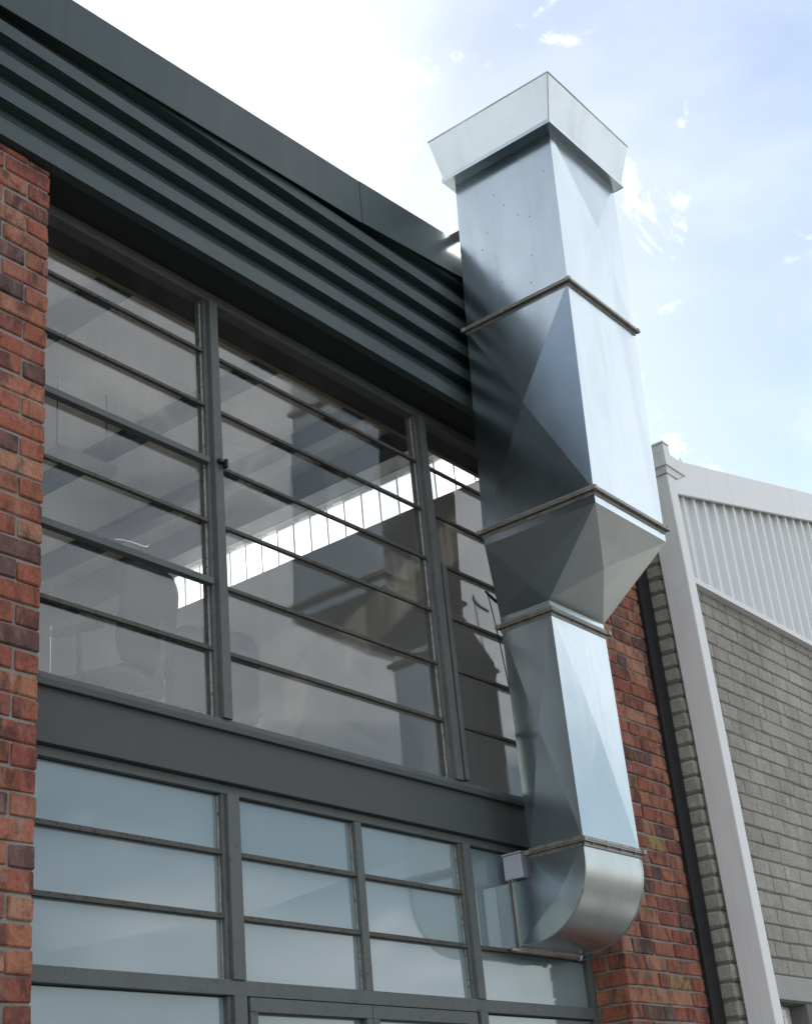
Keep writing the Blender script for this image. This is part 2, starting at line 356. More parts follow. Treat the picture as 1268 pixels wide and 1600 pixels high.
for bi, (a, c) in enumerate(COL):
    for ri in range(7):
        zt, zb = ROWS[ri], ROWS[ri + 1]
        pane(uw, 'window_glass', a - .004, c + .004, zb + .004, zt - .004)
        if ri < 6:
            thick = (bi == 0 and ri in (2, 4)); h = .017 if not thick else .030; yy = YF + .010 if not thick else YF - .008
            q = MB(); q.box(a + .0005, c - .0005, yy, YG - .004, zb - h / 2, zb + h / 2)
            q.box(a + .0005, c - .0005, YG - .010, YG - .0045, zb + h / 2 + .0003, zb + h / 2 + .009); 
            child(q, 'glazing_bar', 'bar_paint' if not thick else 'frame_paint', uw, .0015)
    putty_line(uw, ((c - .008, 1.93), (c - .008, 4.0)), .012)
    putty_line(uw, ((a, 1.9185), (c, 1.9185)), .010)
# casement sash uprights in the bay behind the duct
q = MB(); q.box(5.905, 5.940, YF - .012, YG - .006, 1.930, 3.125); child(q, 'sash_stile', 'frame_paint', uw, .002)
# stay, catch and hook
q = MB(); q.tube([(3.585, 4.066, 2.556), (3.62, 4.060, 2.561), (3.66, 4.056, 2.564), (3.735, 4.056, 2.565), (3.752, 4.056, 2.570), (3.758, 4.056, 2.580)], .0035, 6); child(q, 'window_stay', 'white_metal', uw, smooth=True)
q = MB(); q.box(4.190, 4.225, 4.045, 4.066, 3.128, 3.146); q.box(4.222, 4.236, 4.035, 4.062, 3.105, 3.150); child(q, 'window_catch', 'black_iron', uw, .004)

# sill channel between the two windows
bmx = MB(); bmx.extrude_x([(4.050, 1.855), (4.050, 1.884), (4.20, 1.884), (4.20, 1.645), (4.072, 1.645), (4.072, 1.855)], 3.09, 6.928)
beam = wb(bmx, 'steel_beam', 'beam_paint', .003)

# lower window
YL = 4.105; YLG = 4.135
f = MB(); f.box(3.09, 6.93, YL, 4.17, 1.606, 1.644); f.box(3.085, 3.135, YL, 4.17, -.6, 1.605); f.box(6.885, 6.93, YL, 4.17, -.6, 1.605); f.box(3.136, 6.884, YL - .006, 4.17, .810, .868)
lw = wb(f, 'lower_window', 'frame_paint', .002); lw['label'] = 'lower row of pale obscured glass panes in grey steel frames'
for a, c in ((4.188, 4.296), (5.824, 5.922)):
    for z0, z1 in ((.8685, 1.605), (-.6, .8095)):
        q = MB(); q.box(a + .02, c - .02, YL - .014, 4.168, z0, z1); q.box(a, a + .0195, YL + .004, 4.166, z0, z1); q.box(c - .0195, c, YL + .004, 4.166, z0, z1); child(q, 'mullion', 'frame_paint', lw, .002)
q = MB(); q.box(5.030, 5.078, YL, 4.166, .8685, 1.605); child(q, 'mullion', 'frame_paint', lw, .002)
LR = [1.606, 1.366, 1.113, .868]
for a, c in ((3.135, 4.188), (4.296, 5.030), (5.078, 5.824)):
    for i in range(3):
        pane(lw, 'obscured_glass', a - .004, c + .004, LR[i + 1] + .004, LR[i] - .004, YLG)
        if i < 2:
            q = MB(); q.box(a + .0005, c - .0005, YL + .006, YLG - .004, LR[i + 1] - .010, LR[i + 1] + .010); child(q, 'glazing_bar', 'bar_paint', lw, .0015)
    putty_line(lw, ((c - .006, .872), (c - .006, 1.60)), .008, YLG - .003)
# bay with the duct passing through
a, c = 5.922, 6.885
pn = MB(); dx0, dx1, dz0, dz1 = 6.150, 6.700, 1.123, 1.430
pn.box(a - .004, dx0 - .001, YLG, YLG + .004, 1.122, 1.602); pn.box(dx1 + .001, c + .004, YLG, YLG + .004, 1.122, 1.602); pn.box(dx0 - .0008, dx1 + .0008, YLG, YLG + .004, dz1 + .001, 1.602)
child(pn, 'pane', 'obscured_glass', lw)
pane(lw, 'obscured_glass', a - .004, c + .004, .872, 1.104, YLG)
q = MB(); q.box(a + .0005, c - .0005, YL, YLG - .004, 1.103, 1.1215); child(q, 'glazing_bar', 'bar_paint', lw, .0015)
# below the transom
for a, c in ((3.135, 4.188), (4.296, 5.030), (5.078, 5.824), (5.922, 6.885)):
    pane(lw, 'obscured_glass', a - .004, c + .004, -.4, .806, YLG)
for a, c in ((4.299, 5.050), (5.054, 5.821)):
    q = MB(); q.box(a, c, YL - .008, YLG - .006, .752, .8065); q.box(a, a + .042, YL - .0079, YLG - .006, -.4, .7515); q.box(c - .042, c, YL - .0079, YLG - .006, -.4, .7515)
    child(q, 'sash_frame', 'frame_paint', lw, .002)

# ------------------------------------------------------------------ fascia, coping, soffit
prof = []
crest = [4.062, 4.252, 4.424, 4.596, 4.768, 4.940]
YC = 3.862
prof += [(YC + .055, 4.066), (YC, 4.062)]
for i in range(len(crest) - 1):
    z0, z1 = crest[i], crest[i + 1]
    ht = z1 - z0
    prof += [(YC, z0 + ht * .40), (YC + .036, z0 + ht * .52), (YC + .037, z0 + ht * .585), (YC + .042, z0 + ht * .595), (YC + .037, z0 + ht * .605), (YC + .038, z0 + ht * .69), (YC + .043, z0 + ht * .70), (YC + .038, z0 + ht * .71), (YC + .056, z1 - .003), (YC, z1)]
prof += [(YC, 5.00)]
q = MB(); q.extrude_x(prof, -3.0, 7.76, closed=False)
fas = wb(q, 'fascia_cladding', 'fascia_paint')
sm = fas.modifiers.new('thick', 'SOLIDIFY'); sm.thickness = .0015; sm.offset = 1
def ctop(x): return 5.024 + .069 * (x - 3.145) if x < 5.16 else 5.163 + .087 * (x - 5.16)
def cbot(x): return 4.735 + .066 * (x - 3.1) if x < 5.16 else 4.872 + .108 * (x - 5.16)
for x0, x1, yo in ((-3.0, 5.159, 0), (5.161, 7.78, -.0025)):
    q = MB(); yf = 3.838 + yo
    P = []
    for x in (x0, x1): P.append([(x, yf, cbot(x)), (x, yf, ctop(x)), (x, 4.15, ctop(x) + .012), (x, 4.15, ctop(x) - .03), (x, yf + .012, ctop(x) - .012), (x, yf + .012, cbot(x) + .004)])
    n = 6
    q.v += P[0] + P[1]
    for i in range(n): j = (i + 1) % n; q.f.append((i, j, n + j, n + i))
    q.f += [tuple(range(n)), tuple(range(n, 2 * n))]
    wb(q, 'roof_coping', 'fascia_paint', .003)
q = MB(); q.box(-3.0, 7.76, 3.930, 4.20, 4.080, 4.12); wb(q, 'soffit', 'soffit_board')
q = MB(); q.box(-3.0, 7.76, 3.925, 4.20, 4.125, 4.90); wb(q, 'fascia_backing', 'soffit_board')

# ------------------------------------------------------------------ room behind the upper window
def cz(x): return 5.005 + .07 * (x - 6.0)
RY0, RY1 = 4.205, 9.45
ceil = MB()
ceil.hexa([(-3, RY0 - .3, cz(-3) + .03), (7.9, RY0 - .3, cz(7.9) + .03), (7.9, RY1 + .2, cz(7.9) + .03), (-3, RY1 + .2, cz(-3) + .03)] + [(-3, RY0 - .3, cz(-3) + .08), (7.9, RY0 - .3, cz(7.9) + .08), (7.9, RY1 + .2, cz(7.9) + .08), (-3, RY1 + .2, cz(-3) + .08)])
roof = wb(ceil, 'roof', 'roof_sheet')
y = RY0
while y < RY1 - .05:
    y1 = min(y + .42, RY1); d = random.uniform(-.001, .001)
    q = MB(); q.hexa([(-2.9, y + .003, cz(-2.9) + d), (7.60, y + .003, cz(7.6) + d), (7.60, y1 - .003, cz(7.6) + d), (-2.9, y1 - .003, cz(-2.9) + d)] + [(-2.9, y + .003, cz(-2.9) + .028), (7.60, y + .003, cz(7.6) + .028), (7.60, y1 - .003, cz(7.6) + .028), (-2.9, y1 - .003, cz(-2.9) + .028)])
    child(q, 'ceiling_board', 'ceiling_paint', roof); y = y1
for x, h, w in ((6.92, .17, .10), (5.92, .13, .09), (4.55, .17, .10), (3.2, .17, .10)):
    q = MB(); q.box(x - w / 2, x + w / 2, RY0, RY1, cz(x) - h, cz(x) - h + .014); q.box(x - .006, x + .006, RY0, RY1, cz(x) - h + .0143, cz(x) - .014); q.box(x - w / 2, x + w / 2, RY0, RY1, cz(x) - .0138, cz(x) - .003)
    child(q, 'ceiling_beam', 'ceiling_steel', roof)
q = MB(); q.box(7.42, 7.598, RY0, RY1, 4.88, 5.085); child(q, 'ceiling_beam', 'ceiling_steel', roof)
SZ0, SZ1, SY0, SY1 = 4.53, 4.878, 4.40, 8.00
q = MB(); q.box(7.60, 7.70, 4.245, RY1, 1.60, SZ0); q.box(7.60, 7.70, 4.245, SY0, SZ0, SZ1); q.box(7.60, 7.70, SY1, RY1, SZ0, SZ1); q.box(7.60, 7.70, 4.245, RY1, SZ1, 5.13)
side = wb(q, 'side_wall', 'plaster')
# corrugated translucent sheets of the strip window, one rib wide each
y = SY0
while y < SY1 - .02:
    q = MB(); w = .171; X0 = 7.655
    pr = [(X0, y), (X0, y + .118), (X0 + .028, y + .130), (X0 + .028, y + .160), (X0, y + w)]
    for (xa, ya), (xb, yb) in zip(pr, pr[1:]): q.quad((xa, ya, SZ0), (xb, yb, SZ0), (xb, yb, SZ1), (xa, ya, SZ1))
    child(q, 'translucent_sheet', 'translucent_sheet', side)
    q = MB(); q.box(7.640, 7.648, y - .004, y + .004, SZ0, SZ1); child(q, 'sheet_rib', 'ceiling_paint', side)
    y += w
q = MB(); q.box(6.45, 7.598, RY1, RY1 + .15, 1.6, 5.12); q.box(-3, 6.449, RY1, RY1 + .15, 1.6, 3.65); q.box(-3, 6.449, RY1, RY1 + .15, 4.35, 4.95)
back = wb(q, 'rear_wall', 'plaster')
for i in range(10):  # unseen translucent openings in the rear wall, added to brighten room and ceiling
    q = MB(); x0 = -2.99 + i * .944; q.box(x0, x0 + .92, RY1 + .05, RY1 + .054, 3.65, 4.35); child(q, 'rear_fill_light_sheet', 'translucent_sheet', back)
q = MB(); q.box(-3.1, -3.0, RY0, RY1, 1.6, 4.6); wb(q, 'end_wall', 'plaster')
q = MB(); q.box(-3, 7.598, 4.21, RY1 - .001, 1.60, 1.72); wb(q, 'floor_slab', 'floor_boards')
q = MB(); q.box(-3, 7.60, 4.40, 9.4, -1.55, 1.598); wb(q, 'ground_floor_core', 'soffit_board')

q = MB(); q.box(3.0, 7.598, 4.206, 4.385, 4.125, 4.80); wb(q, 'window_bulkhead', 'soffit_board')
q = MB(); q.box(3.0, 7.598, 4.386, 4.440, 4.150, 4.78); wb(q, 'bulkhead_board', 'timber_board')

# ------------------------------------------------------------------ exhaust duct
DO = (6.3, 3.6, EYE + 1.1)
duct = thing('exhaust_duct', 'tall galvanised sheet metal exhaust duct with flared top beside the windows', 'duct', DO)
def db(mb, name, mat, bevel=0, smooth=False): return sub(mb.build(name, mat, None, bevel, smooth=smooth), duct, DO)
LEAN = .0725
def ring(z, x0, x1, y0, y1, ref=None):
    s = LEAN * (z - 3.198) if ref is None else ref
    return [(x0 + s, y0, z), (x1 + s, y0, z), (x1 + s, y1, z), (x0 + s, y1, z)]
def section(name, lo, hi, cross, raise_=.011, mat='galvanised', sub_name=None):
    """four sheets between two rings; sheets in cross get a cross-broken pyramid"""
    q = MB()
    for i in range(4):
        j = (i + 1) % 4; a, b, c, d = (Vector(lo[i]), Vector(lo[j]), Vector(hi[j]), Vector(hi[i]))
        if i in cross:
            # centre where the diagonals meet
            e = (a + c + b + d) / 4
            da, db_ = c - a, d - b; nrm = da.cross(db_).normalized()
            w1, w2 = (b - a).length, (c - d).length; tt = w1 / (w1 + w2); e = a + (c - a) * tt
            ctr = (sum((Vector(p) for p in lo + hi), Vector())) / 8
            if nrm.dot(e - ctr) < 0: nrm = -nrm
            e = e + nrm * raise_
            n = len(q.v); q.v += [tuple(p) for p in (a, b, c, d, e)]; q.f += [(n, n + 1, n + 4), (n + 1, n + 2, n + 4), (n + 2, n + 3, n + 4), (n + 3, n, n + 4)]
        else: q.quad(a, b, c, d)
    o = db(q, name, mat)
    return o
def flange(lo_z, x0, x1, y0, y1, s, ov=.024, th=.009, gap=.004, name='flange'):
    """two angle frames bolted face to face"""
    q = MB()
    for k in (0, 1):
        z0 = lo_z - th - gap / 2 if k == 0 else lo_z + gap / 2; z1 = z0 + th; o_ = ov - .003 * k
        X0, X1 = x0 + s, x1 + s
        q.box(X0 - o_, X1 + o_, y0 - o_, y0 + .004, z0, z1); q.box(X0 - o_, X1 + o_, y1 - .004, y1 + o_, z0, z1)
        q.box(X0 - o_, X0 + .004, y0 + .0045, y1 - .0045, z0, z1); q.box(X1 - .004, X1 + o_, y0 + .0045, y1 - .0045, z0, z1)
        # upright leaf of each angle against the sheet
        zz = (z0 - .020, z0 - .0005) if k == 0 else (z1 + .0005, z1 + .014)
        q.box(X0 - .004, X1 + .004, y0 - .0045, y0 - .0008, *zz); q.box(X0 - .0045, X0 - .0008, y0 + .0, y1, *zz); q.box(X1 + .0008, X1 + .0045, y0, y1, *zz); q.box(X0 - .004, X1 + .004, y1 + .0008, y1 + .0045, *zz)
    o = db(q, name, 'flange_steel', .001)
    c = MB()
    for k in range(4):
        w = (k + .5) / 4; X = x0 + s + (x1 - x0) * w; Y = y0 + (y1 - y0) * w
        c.tube([(X, y0 - ov * .55, lo_z - th - .010), (X, y0 - ov * .55, lo_z + th + .008)], .0048, 6); c.tube([(x0 + s - ov * .55, Y, lo_z - th - .010), (x0 + s - ov * .55, Y, lo_z + th + .008)], .0048, 6)
    tag(child(c, 'bolts', 'flange_steel', o), kind='stuff')
    for cx, cy in ((x0, y0), (x1, y0), (x0, y1)):
        c = MB(); sx = -1 if cx == x0 else 1; sy = -1 if cy == y0 else 1; X = cx + s + sx * .014; Y = cy + sy * .014
        c.box(X - .013, X + .013, Y - .013, Y + .013, lo_z - .0125, lo_z + .0125); child(c, 'corner_clip', 'flange_steel', o, .003)
    return o
BX0, BX1, BY0, BY1 = 5.890, 6.618, 3.090, 3.780
Z3, Z2, Z1 = 3.198, 4.521, 5.625
section('duct_section', ring(Z2, BX0, BX1, BY0, BY1), ring(Z1, BX0, BX1, BY0, BY1), (0,), .042)
section('duct_section', ring(Z3, BX0, BX1, BY0, BY1), ring(Z2 - .0005, BX0, BX1, BY0, BY1), (3,), .032)
flange(Z2, BX0, BX1, BY0, BY1, LEAN * (Z2 - Z3)); flange(Z3, BX0, BX1, BY0, BY1, 0)
# collar, hopper transition, collar
PX0, PX1, PY0, PY1 = 6.150, 6.700, 3.590, 3.905
Z4, Z5 = 2.765, 1.552
section('transition_collar', ring(Z3 - .075, BX0, BX1, BY0, BY1, 0), ring(Z3 - .0005, BX0, BX1, BY0, BY1, 0), ())
lo = ring(Z4 + .055, PX0, PX1, PY0, PY1, 0); hi = ring(Z3 - .0755, BX0, BX1, BY0, BY1, 0)
q = MB()
A, B, Cc, D = [Vector(p) for p in lo]; E_, F_, G_, H_ = [Vector(p) for p in hi]
def tri(*p): q.quad(*p)
# front: creased along the diagonal; left: cross-broken; right and back plain
mid = (B + E_) / 2 + Vector((0, -.022, -.022)); tri(A, B, mid); tri(B, F_, mid); tri(F_, E_, mid); tri(E_, A, mid)
w1, w2 = (A - D).length, (E_ - H_).length; cc = A + (H_ - A) * (w1 / (w1 + w2)) + Vector((-.024, -.002, -.010))
tri(A, E_, cc); tri(E_, H_, cc); tri(H_, D, cc); tri(D, A, cc)
q.quad(B, Cc, G_, F_); q.quad(Cc, D, H_, G_)
db(q, 'transition', 'galvanised_dull')
section('transition_collar', ring(Z4, PX0, PX1, PY0, PY1, 0), ring(Z4 + .0545, PX0, PX1, PY0, PY1, 0), ())
flange(Z4, PX0, PX1, PY0, PY1, 0, .020)
section('duct_section', ring(Z5, PX0, PX1, PY0, PY1, 0), ring(Z4 - .0005, PX0, PX1, PY0, PY1, 0), (0, 3), .020)
flange(Z5, PX0, PX1, PY0, PY1, 0, .018, .007, .003)
# elbow
EC = (3.950, 1.475); RO, RI = .358, .046; NS = 22
def arc(r, k): a = math.pi + (math.pi / 2) * k / NS; return (EC[0] + r * math.cos(a), EC[1] + r * math.sin(a))
outer = [(PY0 + .002, Z5 - .0005)] + [arc(RO, k) for k in range(NS + 1)] + [(4.035, EC[1] - RO)]
inner = [(PY1, Z5 - .0005)] + [arc(RI, k) for k in range(NS + 1)] + [(4.035, EC[1] - RI)]
for nm_, prof_ in (('elbow_heel', outer), ('elbow_throat', inner)):
    q = MB(); k = len(prof_); q.v = [(PX0, a, b_) for a, b_ in prof_] + [(PX1, a, b_) for a, b_ in prof_]; q.f = [(i, i + 1, k + i + 1, k + i) for i in range(k - 1)]
    db(q, nm_, 'galvanised_dull', smooth=True)
# flat cheeks, the visible one cross-broken: split in four fans about a raised centre
n = len(outer); ctrL = Vector((PX0 - .009, 3.765, 1.318))
q = MB(); no = len(outer)
for sec in ([(a, b_) for a, b_ in outer[:no // 2 + 1]], [(a, b_) for a, b_ in outer[no // 2:]], [outer[-1], inner[-1]], [inner[-1]] + inner[-2:0:-1] + [inner[0]], [inner[0], outer[0]]):
    n = len(q.v); q.v += [(PX0, a, b_) for a, b_ in sec] + [tuple(ctrL)]; k = len(sec); q.f += [(n + i, n + i + 1, n + k) for i in range(k - 1)]
db(q, 'elbow_cheek', 'galvanised', smooth=True)
q = MB(); q.quad(*[(PX1, a, b_) for a, b_ in outer] + [(PX1, a, b_) for a, b_ in reversed(inner)]); db(q, 'elbow_cheek', 'galvanised')
for X in (PX0 - .003, PX1 + .003):      # folded seam along the outer edge of each cheek
    q = MB(); q.tube([(X, a, b_) for a, b_ in outer], .0045, 6); db(q, 'seam', 'galvanised_dull', smooth=True)
# stub through the window, with an upright flange
lz0, lz1 = EC[1] - RO, EC[1] - RI
q = MB()
for p4 in (((PX0, lz0), (PX1, lz0)), ((PX1, lz0), (PX1, lz1)), ((PX1, lz1), (PX0, lz1)), ((PX0, lz1), (PX0, lz0))):
    (xa, za), (xb, zb) = p4; q.quad((xa, 4.0355, za), (xb, 4.0355, zb), (xb, 4.36, zb), (xa, 4.36, za))
db(q, 'duct_stub', 'galvanised')
q = MB()
for y0 in (4.022, 4.040):
    o_ = .016; q.box(PX0 - o_, PX0 + .002, y0, y0 + .008, lz0 - o_, lz1 + o_); q.box(PX1 - .002, PX1 + o_, y0, y0 + .008, lz0 - o_, lz1 + o_)
    q.box(PX0 + .0025, PX1 - .0025, y0, y0 + .008, lz0 - o_, lz0 + .002); q.box(PX0 + .0025, PX1 - .0025, y0, y0 + .008, lz1 - .002, lz1 + o_)
db(q, 'flange', 'flange_steel', .0015)
# flared rain hood on its flange
FX0, FX1, FY0, FY1, FZ = 5.990, 6.835, 3.040, 3.825, 5.618
q = MB(); q.box(FX0, FX1, FY0, FY1, FZ, FZ + .004); q.box(FX0 - .0005, FX1 + .0005, FY0 - .003, FY0 - .0002, FZ - .002, FZ + .024); q.box(FX0 - .003, FX0 - .0006, FY0, FY1, FZ - .002, FZ + .024); q.box(FX1 + .0006, FX1 + .003, FY0, FY1, FZ - .002, FZ + .024)
hf = db(q, 'hood_flange', 'galvanised')
TX0, TX1, TY0, TY1, TZ = 5.946, 6.873, 2.975, 3.862, 5.927
lo = [(FX0 + .012, FY0 + .012, FZ + .0045), (FX1 - .012, FY0 + .012, FZ + .0045), (FX1 - .012, FY1 - .012, FZ + .0045), (FX0 + .012, FY1 - .012, FZ + .0045)]
hi = [(TX0, TY0, TZ), (TX1, TY0, TZ), (TX1, TY1, TZ), (TX0, TY1, TZ)]
hood = None
for i in range(4):
    j = (i + 1) % 4; q = MB(); q.quad(lo[i], lo[j], hi[j], hi[i])
    if hood is None: hood = db(q, 'rain_hood', 'galvanised_dull'); pp = hood
    else: pp = child(q, 'hood_sheet', 'galvanised_dull', hood)
    sd = pp.modifiers.new('thick', 'SOLIDIFY'); sd.thickness = .0025; sd.offset = 0
q = MB(); q.tube([(lo[0][0] - .001, lo[0][1] - .001, lo[0][2]), (hi[0][0] - .001, hi[0][1] - .001, hi[0][2])], .0035, 6); child(q, 'hood_seam', 'flange_steel', hood)
for i in range(4):
    j = (i + 1) % 4; q = MB(); q.tube([hi[i], hi[j]], .0055, 6); child(q, 'folded_rim', 'galvanised_dull', hood, smooth=True)
# rivet heads on the left sheet of the top section
q = MB(); rr_ = random.Random(3)
for k in range(13):
    yy = BY0 + .06 + .57 * rr_.random(); zz = Z2 + .08 + .9 * rr_.random(); xx = BX0 + LEAN * (zz - Z3)
    q.tube([(xx - .004, yy, zz), (xx + .004, yy, zz)], .0028, 6)
tag(db(q, 'rivets', 'flange_steel'), kind='stuff')
# bracket from roof to duct
q = MB(); q.box(6.105, 6.150, 3.770, 4.06, 5.275, 5.322); db(q, 'wall_bracket', 'black_iron', .003)
# rail under the stub
q = MB(); q.tube([(6.08, 4.035, 1.098), (6.69, 4.035, 1.098)], .011, 8); rail = db(q, 'support_rail', 'flange_steel', smooth=True)
q = MB(); q.tube([(6.684, 4.029, 1.098), (6.694, 4.023, 1.098)], .015, 10); child(q, 'rail_end', 'white_metal', rail)

# small box sitting on the stub
q = MB(); q.box(6.165, 6.33, 3.975, 4.085, 1.448, 1.572)
jb = q.build('junction_box', 'box_plastic', None, .006); tag(jb, 'small pale lilac box wedged on top of duct stub at lower window', 'box')
q = MB(); q.box(6.160, 6.335, 3.970, 4.090, 1.5725, 1.580); o = q.build('lid', 'box_plastic', None, .002); o.parent = jb
# hanging wire with its hook beside the duct
q = MB(); q.tube([(6.31, 4.072, 3.07), (6.335, 4.066, 2.93), (6.37, 4.066, 2.75), (6.41, 4.068, 2.50), (6.44, 4.07, 2.3)], .0035, 6)
wr = q.build('hanging_wire', 'black_iron', None, smooth=True); tag(wr, 'thin black wire hanging behind the duct in front of window', 'wire')
q = MB(); q.tube([(6.30, 4.078, 3.075), (6.32, 4.066, 3.05), (6.37, 4.064, 3.03), (6.45, 4.066, 3.02)], [.006, .008, .009, .008], 8); o = q.build('hook', 'black_iron', None, smooth=True); o.parent = wr

# ------------------------------------------------------------------ black strip between the buildings
q = MB(); q.box(7.783, 7.925, 3.872, 3.899, -1.6, 4.05); st = q.build('black_drainpipe', 'black_strip', None, .003)
tag(st, 'flat black drainpipe running up between red brick wall and grey brick pier', 'drainpipe')

# ------------------------------------------------------------------ neighbouring building
NO = (9.5, 4.0, 0.0)
nb = thing('neighbour_building', 'grey painted brick building with white ribbed metal gable', 'building', NO)
def nbp(mb, name, mat, bevel=0): return sub(mb.build(name, mat, None, bevel), nb, NO)
GC = .1042; YN = 3.905
# wall body with window opening
q = MB(); q.box(8.10, 8.36, YN + .008, YN + .25, -1.6, 3.80); q.box(9.17, 14.0, YN + .008, YN + .25, -1.6, 3.80); q.box(8.361, 9.169, YN + .008, YN + .25, .955, 3.80); q.box(8.361, 9.169, YN + .008, YN + .25, -1.6, -.3)
gw = nbp(q, 'grey_brick_wall', 'grey_mortar')
zt = 3.72; i = 0; far = MB()
while zt - GC > -1.5:
    z0, z1 = zt - GC + .0025, zt - .0025
    x = 8.30 - (.12 if i % 2 else 0) + random.uniform(-.02, .02)
    xmax = 10.75 - (3.72 - zt) * .40
    while x < 13.9:
        ln = .229 + random.uniform(-.006, .006)
        if random.random() < .12: ln = .112
        if not (zt < 1.13 and x < 9.75 and x + ln > 8.0 and zt > .96) and not (zt <= .99 and x < 9.20):
            if x > xmax or zt < .5: far.box(x, x + ln, YN + .0005, YN + .05, z0, z1)
            else: lay(gw, 'grey_brick', x, x + ln, YN + random.uniform(-.002, .002), YN + .10, z0, z1, .008, .003, 'brick')
        x += ln + .005
    zt -= GC; i += 1
tag(child(far, 'far_bricks', 'grey_brick', gw), kind='stuff')
q = MB(); q.box(8.20, 9.75, YN - .006, YN + .10, .965, 1.112); nbp(q, 'lintel', 'render_band', .006)
q = MB(); q.box(8.362, 9.01, 3.985, 4.04, .885, .925); q.box(8.962, 9.01, 3.985, 4.04, -.29, .8845); q.box(8.362, 8.41, 3.985, 4.04, -.29, .8845); q.box(9.011, 9.168, 4.03, 4.06, -.29, .953); q.box(8.362, 9.01, 4.0, 4.04, .9255, .953)
nw = nbp(q, 'window', 'white_paint', .004); nw['label'] = 'white framed window at the foot of the grey wall'
q = MB(); q.box(8.411, 8.961, 4.01, 4.014, -.28, .884); child(q, 'pane', 'dark_glass', nw)
# corner pier of rounded grey bricks
q = MB(); q.box(7.962, 8.30, 3.805, 4.10, -1.6, 4.10); gp = nbp(q, 'grey_brick_pier', 'grey_mortar')
zz = -1.6; PC = .1005
while zz + PC < 4.10:
    if zz > -1.55: lay(gp, 'grey_brick', 7.948 + random.uniform(-.003, .003), 8.165, 3.788 + random.uniform(-.003, .003), 3.905, zz + .003, zz + PC - .003, .016, .004, 'brick', .003)
    zz += PC
# white cladding, barge board, trims
def gz(x): return 4.688 + .2365 * (x - 8.80)
yc = 3.865; q = MB(); pts = []
x = 8.20
while x < 14.2:
    pts += [(x, yc + .030), (x + .118, yc + .030), (x + .132, yc), (x + .158, yc)]; x += .1735
n0 = len(q.v)
for x, y_ in pts: q.v += [(x, y_, 3.705), (x, y_, gz(x) - .15)]
for i in range(len(pts) - 1): q.f.append((n0 + 2 * i, n0 + 2 * i + 2, n0 + 2 * i + 3, n0 + 2 * i + 1))
nbp(q, 'gable_cladding', 'white_sheet')
q = MB(); bz = .275
q.hexa([(7.93, 3.835, gz(7.93) - bz), (14.2, 3.835, gz(14.2) - bz), (14.2, 3.86, gz(14.2) - bz), (7.93, 3.86, gz(7.93) - bz), (7.93, 3.835, gz(7.93)), (14.2, 3.835, gz(14.2)), (14.2, 3.86, gz(14.2)), (7.93, 3.86, gz(7.93))])
nbp(q, 'barge_board', 'barge_paint', .004)
q = MB(); q.box(8.05, 14.2, 3.850, 3.93, 3.688, 3.704); q.box(8.05, 14.2, 3.850, 3.856, 3.7045, 3.728); nbp(q, 'base_flashing', 'white_sheet')
q = MB(); q.hexa([(7.95, 3.865, gz(7.95) - .06), (14.2, 3.865, gz(14.2) - .06), (14.2, 14, gz(14.2) - .06), (7.95, 14, gz(7.95) - .06), (7.95, 3.865, gz(7.95) - .02), (14.2, 3.865, gz(14.2) - .02), (14.2, 14, gz(14.2) - .02), (7.95, 14, gz(7.95) - .02)]); nbp(q, 'roof', 'roof_sheet')
q = MB(); q.box(8.0, 8.08, 4.16, 14, -1.6, 4.30); nbp(q, 'side_wall', 'render_band')
q = MB(); q.box(8.1, 14.1, 3.93, 3.95, 3.80, 4.3); nbp(q, 'gable_backing', 'render_band')

# white square downpipe with its rainwater head
PO = (8.0, 3.68, 0)
dp = thing('downpipe', 'white square downpipe with rainwater head in front of the grey brick pier', 'downpipe', PO)
def dpx(z): return 7.977 - .0185 * (z - .755)
def pipe(z0, z1, g=0):
    q = MB(); a, c = dpx(z0), dpx(z1); w = .112
    q.hexa([(a - g, 3.600 - g, z0), (a + w + g, 3.600 - g, z0), (a + w + g, 3.768 + g, z0), (a - g, 3.768 + g, z0), (c - g, 3.600 - g, z1), (c + w + g, 3.600 - g, z1), (c + w + g, 3.768 + g, z1), (c - g, 3.768 + g, z1)]); return q
for z0, z1, g_ in ((-1.6, 4.20, 0),): sub(pipe(z0, z1, g_).build('pipe', 'white_paint', None, .006), dp, PO)
a = dpx(4.2)
q = MB(); hx0, hx1, hy0, hy1 = a - .035, a + .235, 3.575, 3.80
q.hexa([(a - .012, 3.592, 4.2005), (a + .135, 3.592, 4.2005), (a + .135, 3.78, 4.2005), (a - .012, 3.78, 4.2005), (hx0 + .01, hy0 + .01, 4.247), (hx1 - .01, hy0 + .01, 4.247), (hx1 - .01, hy1 - .01, 4.247), (hx0 + .01, hy1 - .01, 4.247)])
q.box(hx0, hx1, hy0, hy1, 4.2475, 4.345); q.box(hx0, hx0 + .085, hy0 + .0005, hy1 - .0005, 4.3455, 4.405); q.box(hx0 - .006, hx0 + .08, hy0 - .006, hy1 + .006, 4.4055, 4.420)
q.hexa([(hx1 - .05, hy0 + .001, 4.3455), (hx1 - .001, hy0 + .001, 4.3455), (hx1 - .001, hy0 + .02, 4.3455), (hx1 - .05, hy0 + .02, 4.3455), (hx1 - .035, hy0 + .001, 4.385), (hx1 - .03, hy0 + .001, 4.385), (hx1 - .03, hy0 + .02, 4.385), (hx1 - .035, hy0 + .02, 4.385)])
sub(q.build('rainwater_head', 'white_paint', None, .003), dp, PO)

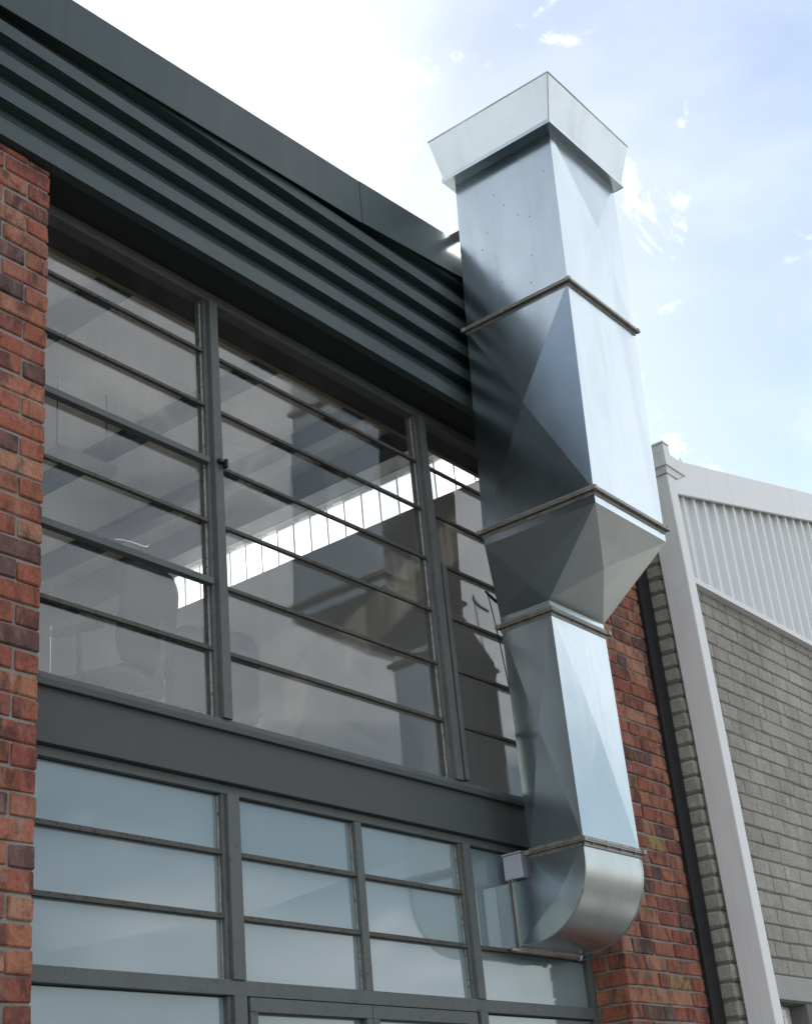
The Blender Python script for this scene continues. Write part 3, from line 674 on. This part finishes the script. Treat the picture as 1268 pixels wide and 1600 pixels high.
# ------------------------------------------------------------------ furniture seen through the upper window
def office_chair(name, label, base, rot, zf=1.72):
    t_ = thing(name, label, 'chair', (base[0], base[1], zf + EYE), 'office chairs inside the upper floor'); t_.rotation_euler = (0, 0, rot)
    lift = .11 if rot > math.radians(180) else 0
    def put(me, nm, bev=0, smooth=True):
        o = bpy.data.objects.new(nm, me); C.objects.link(o); o.parent = t_
        if bev: b = o.modifiers.new('edge', 'BEVEL'); b.width = bev; b.segments = 4
        if smooth:
            for p in me.polygons: p.use_smooth = True
        return o
    def pad(w, h, d, r, plane):      # rounded slab
        q = MB(); seg = 6; out_ = []
        for cx, cy, a0 in ((w / 2 - r, h / 2 - r, 0), (-w / 2 + r, h / 2 - r, 90), (-w / 2 + r, -h / 2 + r, 180), (w / 2 - r, -h / 2 + r, 270)):
            for k in range(seg + 1): a = math.radians(a0 + 90 * k / seg); out_.append((cx + r * math.cos(a), cy + r * math.sin(a)))
        k = len(out_)
        for s_, sc in ((-1, .86), (-.5, 1), (.5, 1), (1, .86)):
            for u, v_ in out_:
                u *= sc; v_ *= sc; dd = s_ * d / 2 + (.10 * u * u / w if plane == 'back' else 0)
                q.v.append((u, dd, v_) if plane == 'back' else (u, v_, dd))
        for r_ in range(3):
            for i in range(k): j = (i + 1) % k; q.f.append((r_ * k + i, r_ * k + j, (r_ + 1) * k + j, (r_ + 1) * k + i))
        q.f += [tuple(range(k)), tuple(range(3 * k, 4 * k))]
        return q
    b = pad(.48, .52, .06, .11, 'back'); b.v = [(x, y + .21 + .12 * (z), z + .78 + lift) for x, y, z in b.v]; put(b.mesh('backrest', 'chair_shell', 0), 'backrest')
    s = pad(.46, .45, .07, .12, 'seat'); s.v = [(x, y, z + .46 + lift) for x, y, z in s.v]; put(s.mesh('seat', 'chair_fabric', 0), 'seat')
    q = MB(); q.tube([(0, .12, .42 + lift), (0, .27, .44 + lift), (0, .29, .60 + lift), (0, .27, .75 + lift)], [.022, .026, .026, .02], 8); put(q.mesh('back_support', 'chair_metal', 0), 'back_support')
    q = MB(); q.tube([(0, 0, .10), (0, 0, .25), (0, 0, .251), (0, 0, .43 + lift)], [.028, .028, .018, .018], 10); put(q.mesh('gas_column', 'chair_metal', 0), 'gas_column')
    for sx in (-1, 1):
        q = MB(); q.tube([(sx * .20, .02, .45 + lift), (sx * .27, .02, .47 + lift), (sx * .275, .02, .66 + lift)], .014, 8); q.box(sx * .275 - .03, sx * .275 + .03, -.12, .14, .66 + lift, .685 + lift); put(q.mesh('armrest', 'chair_shell', 0), 'armrest', .008, False)
    for k in range(5):
        a = 2 * math.pi * k / 5 + .3; q = MB(); q.tube([(.02 * math.cos(a), .02 * math.sin(a), .11), (.29 * math.cos(a), .29 * math.sin(a), .07)], [.024, .014], 8); leg = put(q.mesh('leg', 'chair_shell', 0), 'leg')
        q = MB(); q.tube([(.29 * math.cos(a) - .015, .29 * math.sin(a), .028), (.29 * math.cos(a) + .015, .29 * math.sin(a), .028)], .027, 10); c_ = bpy.data.objects.new('castor', q.mesh('castor', 'black_iron', 0)); C.objects.link(c_); c_.parent = leg
    return t_
office_chair('office_chair', 'dark office chair with its back to the glass beside the brick pier', (4.27, 4.90), math.radians(198))
office_chair('office_chair', 'dark office chair low behind the first steel mullion', (4.83, 4.90), math.radians(160), 1.50 + .22 - .12)
# hanging strip light
q = MB(); q.box(5.02, 5.50, 6.20, 6.34, 4.36, 4.42); lamp = q.build('strip_light', 'lamp_white', None, .01); tag(lamp, 'white strip light hanging from the ceiling behind the upper panes', 'lamp')
for x in (5.06, 5.46):
    q = MB(); q.tube([(x, 6.27, 4.4205), (x, 6.27, cz(x) - .001)], .004, 6); o = q.build('cord', 'black_iron', None); o.parent = lamp
